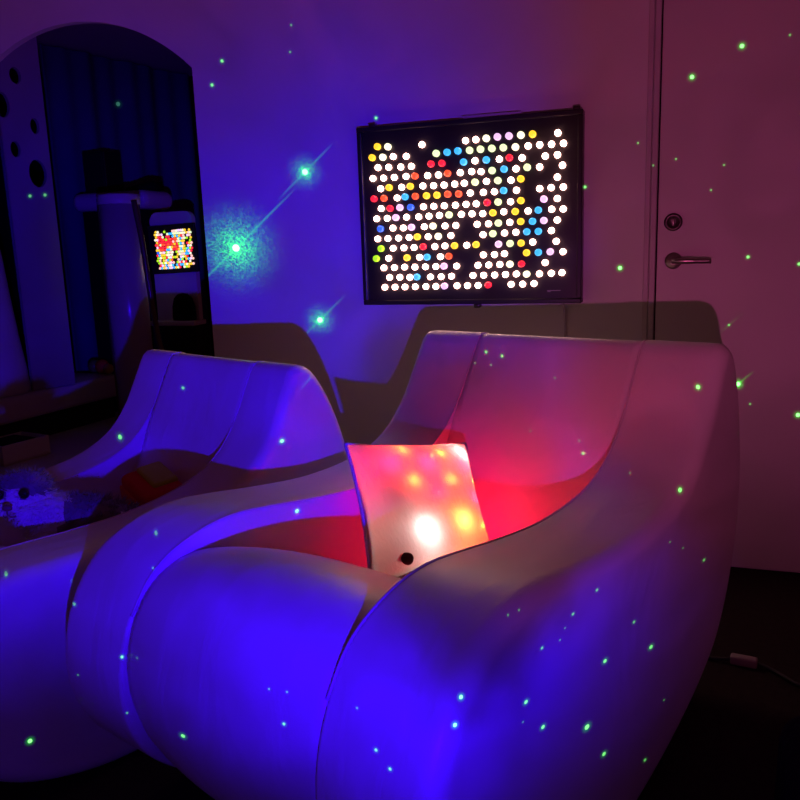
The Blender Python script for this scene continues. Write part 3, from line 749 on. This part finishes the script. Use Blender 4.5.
# green laser stars thrown by the same device: (direction, angular radius, brightness, hue)
STARS = [
    ((-0.50300, 0.85852, 0.09965), 0.00389, 1.874, 0.075, 0.100),
    ((-0.42676, 0.88592, 0.18170), 0.00311, 1.100, 0.030, 0.045),
    ((-0.42682, 0.90411, 0.02025), 0.00316, 1.056, 0.030, 0.045),
    ((-0.58709, 0.78312, 0.20506), 0.00211, 2.847, 0.000, 0.000),
    ((-0.48502, 0.82678, 0.28493), 0.00146, 0.379, 0.000, 0.000),
    ((-0.49847, 0.82616, 0.26265), 0.00146, 0.379, 0.000, 0.000),
    ((-0.34969, 0.90649, 0.23662), 0.00146, 0.315, 0.000, 0.000),
    ((-0.41662, 0.85107, 0.31954), 0.00100, 0.143, 0.000, 0.000),
    ((-0.42227, 0.85679, 0.29597), 0.00100, 0.141, 0.000, 0.000),
    ((-0.13937, 0.97642, 0.16486), 0.00147, 0.272, 0.000, 0.000),
    ((0.01101, 0.95787, 0.28698), 0.00200, 0.557, 0.000, 0.000),
    ((-0.03398, 0.96381, 0.26442), 0.00200, 0.550, 0.000, 0.000),
    ((-0.04757, 0.98072, 0.18955), 0.00101, 0.106, 0.000, 0.000),
    ((-0.07021, 0.98029, 0.18468), 0.00101, 0.107, 0.000, 0.000),
    ((-0.08519, 0.97477, 0.20631), 0.00101, 0.109, 0.000, 0.000),
    ((-0.00076, 0.98346, 0.18111), 0.00101, 0.106, 0.000, 0.000),
    ((0.05278, 0.95510, 0.29153), 0.00100, 0.112, 0.000, 0.000),
    ((-0.10283, 0.99158, 0.07875), 0.00204, 0.527, 0.000, 0.000),
    ((0.02653, 0.99574, 0.08830), 0.00149, 0.258, 0.000, 0.000),
    ((0.07537, 0.99397, 0.07969), 0.00149, 0.259, 0.000, 0.000),
    ((-0.01237, 0.98745, 0.15744), 0.00101, 0.105, 0.000, 0.000),
    ((0.02275, 0.99860, -0.04768), 0.00246, 0.684, 0.012, 0.022),
    ((-0.03781, 0.99928, 0.00209), 0.00202, 0.252, 0.000, 0.000),
    ((0.03572, 0.99695, -0.06939), 0.00105, 0.103, 0.000, 0.000),
    ((0.08319, 0.99335, -0.07958), 0.00210, 0.518, 0.000, 0.000),
    ((0.01100, 0.99980, 0.01671), 0.00113, 0.128, 0.000, 0.022),
    ((-0.66955, 0.73258, 0.12255), 0.00152, 0.941, 0.000, 0.000),
    ((-0.65870, 0.74229, 0.12295), 0.00152, 0.958, 0.000, 0.000),
    ((-0.25669, 0.96628, 0.02026), 0.00146, 0.164, 0.000, 0.000),
    ((-0.23984, 0.97066, 0.01745), 0.00146, 0.159, 0.000, 0.000),
    ((-0.26892, 0.96313, 0.00818), 0.00100, 0.065, 0.000, 0.000),
    ((-0.25195, 0.96771, 0.00743), 0.00100, 0.064, 0.000, 0.000),
    ((-0.18437, 0.98286, -0.00056), 0.00100, 0.058, 0.000, 0.000),
    ((-0.32250, 0.94422, -0.06668), 0.00203, 0.300, 0.000, 0.000),
    ((-0.16008, 0.98512, -0.06254), 0.00101, 0.052, 0.000, 0.000),
    ((-0.15605, 0.98487, -0.07537), 0.00148, 0.128, 0.000, 0.000),
    ((-0.10918, 0.99048, -0.08378), 0.00102, 0.045, 0.000, 0.000),
    ((-0.05861, 0.99383, -0.09420), 0.00204, 0.210, 0.000, 0.000),
    ((-0.46490, 0.87885, -0.10716), 0.00201, 0.202, 0.000, 0.000),
    ((-0.47513, 0.87764, -0.06329), 0.00202, 0.296, 0.000, 0.000),
    ((-0.56432, 0.82534, -0.01876), 0.00147, 0.200, 0.000, 0.000),
    ((-0.62015, 0.78115, -0.07227), 0.00205, 0.432, 0.000, 0.000),
    ((-0.59388, 0.79842, -0.09918), 0.00145, 0.088, 0.000, 0.000),
    ((-0.59698, 0.79276, -0.12307), 0.00100, 0.032, 0.000, 0.000),
    ((-0.65682, 0.73624, -0.16290), 0.00148, 0.091, 0.000, 0.000),
    ((-0.61944, 0.75751, -0.20608), 0.00149, 0.077, 0.000, 0.000),
    ((-0.60799, 0.76718, -0.20441), 0.00102, 0.029, 0.000, 0.000),
    ((-0.65021, 0.72328, -0.23257), 0.00103, 0.036, 0.000, 0.000),
    ((-0.70400, 0.69631, -0.13980), 0.00148, 0.109, 0.000, 0.000),
    ((-0.67440, 0.66915, -0.31213), 0.00212, 0.230, 0.000, 0.000),
    ((-0.56659, 0.77733, -0.27335), 0.00208, 0.129, 0.000, 0.000),
    ((-0.49814, 0.84168, -0.20839), 0.00101, 0.021, 0.000, 0.000),
    ((-0.48197, 0.85081, -0.20937), 0.00101, 0.020, 0.000, 0.000),
    ((-0.48319, 0.84169, -0.24100), 0.00149, 0.050, 0.000, 0.000),
    ((-0.61104, 0.74558, -0.26596), 0.00104, 0.032, 0.000, 0.000),
    ((-0.41748, 0.88319, -0.21373), 0.00102, 0.018, 0.000, 0.000),
    ((-0.39861, 0.88277, -0.24865), 0.00150, 0.042, 0.000, 0.000),
    ((-0.38479, 0.88452, -0.26374), 0.00151, 0.041, 0.000, 0.000),
    ((-0.31722, 0.92892, -0.19101), 0.00202, 0.081, 0.000, 0.000),
    ((-0.32306, 0.92125, -0.21664), 0.00204, 0.079, 0.000, 0.000),
    ((-0.24112, 0.94184, -0.23411), 0.00207, 0.100, 0.000, 0.000),
    ((-0.21861, 0.93679, -0.27321), 0.00210, 0.110, 0.000, 0.000),
    ((-0.24346, 0.93589, -0.25463), 0.00104, 0.020, 0.000, 0.000),
    ((-0.16382, 0.93940, -0.30115), 0.00270, 0.203, 0.000, 0.000),
    ((-0.14037, 0.92947, -0.34115), 0.00215, 0.152, 0.000, 0.000),
    ((-0.08824, 0.92418, -0.37164), 0.00158, 0.098, 0.000, 0.000),
    ((-0.20297, 0.96142, -0.18568), 0.00102, 0.023, 0.000, 0.000),
    ((-0.22462, 0.95707, -0.18320), 0.00148, 0.052, 0.000, 0.000),
    ((-0.15954, 0.97542, -0.15198), 0.00148, 0.066, 0.000, 0.000),
    ((-0.18819, 0.96830, -0.16424), 0.00148, 0.059, 0.000, 0.000),
    ((-0.19740, 0.96455, -0.17516), 0.00102, 0.023, 0.000, 0.000),
    ((-0.14568, 0.96019, -0.23837), 0.00209, 0.142, 0.000, 0.000),
    ((-0.11141, 0.97088, -0.21207), 0.00151, 0.081, 0.000, 0.000),
    ((-0.08837, 0.96394, -0.25101), 0.00211, 0.183, 0.000, 0.000),
    ((-0.05358, 0.98607, -0.15747), 0.00104, 0.042, 0.000, 0.000),
    ((-0.07030, 0.98729, -0.14255), 0.00103, 0.039, 0.000, 0.000),
    ((-0.26494, 0.95532, -0.13104), 0.00099, 0.019, 0.000, 0.000),
    ((-0.25260, 0.95879, -0.13004), 0.00100, 0.019, 0.000, 0.000),
    ((-0.02639, 0.98256, -0.18404), 0.00152, 0.122, 0.000, 0.000),
    ((-0.21196, 0.97559, -0.05743), 0.00101, 0.056, 0.000, 0.000),
    ((-0.06847, 0.94566, -0.31788), 0.00107, 0.042, 0.000, 0.000),
]
def laser():
    l = bpy.data.lights.new('laser_stars', 'POINT'); l.energy = 2000.; l.shadow_soft_size = 0.
    o = bpy.data.objects.new('laser_stars', l); COL.objects.link(o); o.location = PROJ
    l.use_nodes = True; nt = l.node_tree; N, L = nt.nodes, nt.links
    em = [n for n in N if n.type == 'EMISSION'][0]
    tc = N.new('ShaderNodeTexCoord'); nrm = tc.outputs['Normal']
    spk = N.new('ShaderNodeTexWhiteNoise'); spk.noise_dimensions = '3D'
    q = N.new('ShaderNodeVectorMath'); q.operation = 'SNAP'; q.inputs[1].default_value = (.0008, .0008, .0008); L.new(nrm, q.inputs[0]); L.new(q.outputs[0], spk.inputs['Vector'])
    spv = N.new('ShaderNodeMath'); spv.operation = 'POWER'; L.new(spk.outputs['Value'], spv.inputs[0]); spv.inputs[1].default_value = 3.
    acc = None
    def mth(op, a, b=None, clamp=False, c=None):
        m = N.new('ShaderNodeMath'); m.operation = op; m.use_clamp = clamp
        for i, v in enumerate((a, b, c)):
            if v is None: continue
            if isinstance(v, (int, float)): m.inputs[i].default_value = v
            else: L.new(v, m.inputs[i])
        return m.outputs[0]
    tot_g = None; tot_w = None
    for d, r, br, halo, streak in STARS:
        dv = Vector(d).normalized()
        v = N.new('ShaderNodeVectorMath'); v.operation = 'DISTANCE'; L.new(nrm, v.inputs[0]); v.inputs[1].default_value = dv
        dist = v.outputs['Value']
        core = mth('MULTIPLY', mth('LESS_THAN', dist, r), br)
        ring = mth('MULTIPLY', mth('POWER', mth('SUBTRACT', 1., mth('MULTIPLY', dist, 1 / (r * 3.0)), True), 2.), br * .30)
        g = ring
        if halo:
            hl = mth('POWER', mth('SUBTRACT', 1., mth('MULTIPLY', dist, 1 / halo), True), 4.2)
            g = mth('ADD', g, mth('MULTIPLY', mth('MULTIPLY', hl, spv.outputs[0]), br * 1.05))
        if streak:
            # two thin spikes through the star
            u = Vector((0, 0, 1)).cross(dv).normalized(); w = dv.cross(u).normalized()
            s_dir = (-u * .72 + w * .69).normalized() if u.x < 0 else (u * .72 + w * .69).normalized()
            s_nrm = dv.cross(s_dir).normalized()
            df = N.new('ShaderNodeVectorMath'); df.operation = 'SUBTRACT'; L.new(nrm, df.inputs[0]); df.inputs[1].default_value = dv
            a = N.new('ShaderNodeVectorMath'); a.operation = 'DOT_PRODUCT'; L.new(df.outputs[0], a.inputs[0]); a.inputs[1].default_value = s_dir
            b = N.new('ShaderNodeVectorMath'); b.operation = 'DOT_PRODUCT'; L.new(df.outputs[0], b.inputs[0]); b.inputs[1].default_value = s_nrm
            fa = mth('SUBTRACT', 1., mth('MULTIPLY', mth('ABSOLUTE', a.outputs['Value']), 1 / streak), True)
            fbb = mth('SUBTRACT', 1., mth('MULTIPLY', mth('ABSOLUTE', b.outputs['Value']), 1 / .0016), True)
            g = mth('ADD', g, mth('MULTIPLY', mth('MULTIPLY', fa, fbb), br * .10))
        tot_g = g if tot_g is None else mth('ADD', tot_g, g)
        tot_w = core if tot_w is None else mth('ADD', tot_w, core)
    def sc(c, f):
        v = N.new('ShaderNodeVectorMath'); v.operation = 'SCALE'; v.inputs[0].default_value = c; L.new(f, v.inputs['Scale']); return v.outputs[0]
    v = N.new('ShaderNodeVectorMath'); v.operation = 'ADD'; L.new(sc((.03, 1., .04), tot_g), v.inputs[0]); L.new(sc((.22, 1., .22), tot_w), v.inputs[1])
    L.new(v.outputs[0], em.inputs['Color'])
if STARS: laser()

# faint light left in the room
w = bpy.data.worlds.new('room_dark'); SC.world = w; w.use_nodes = True
w.node_tree.nodes['Background'].inputs['Color'].default_value = (.031, .0066, .0105, 1)
w.node_tree.nodes['Background'].inputs['Strength'].default_value = 1.
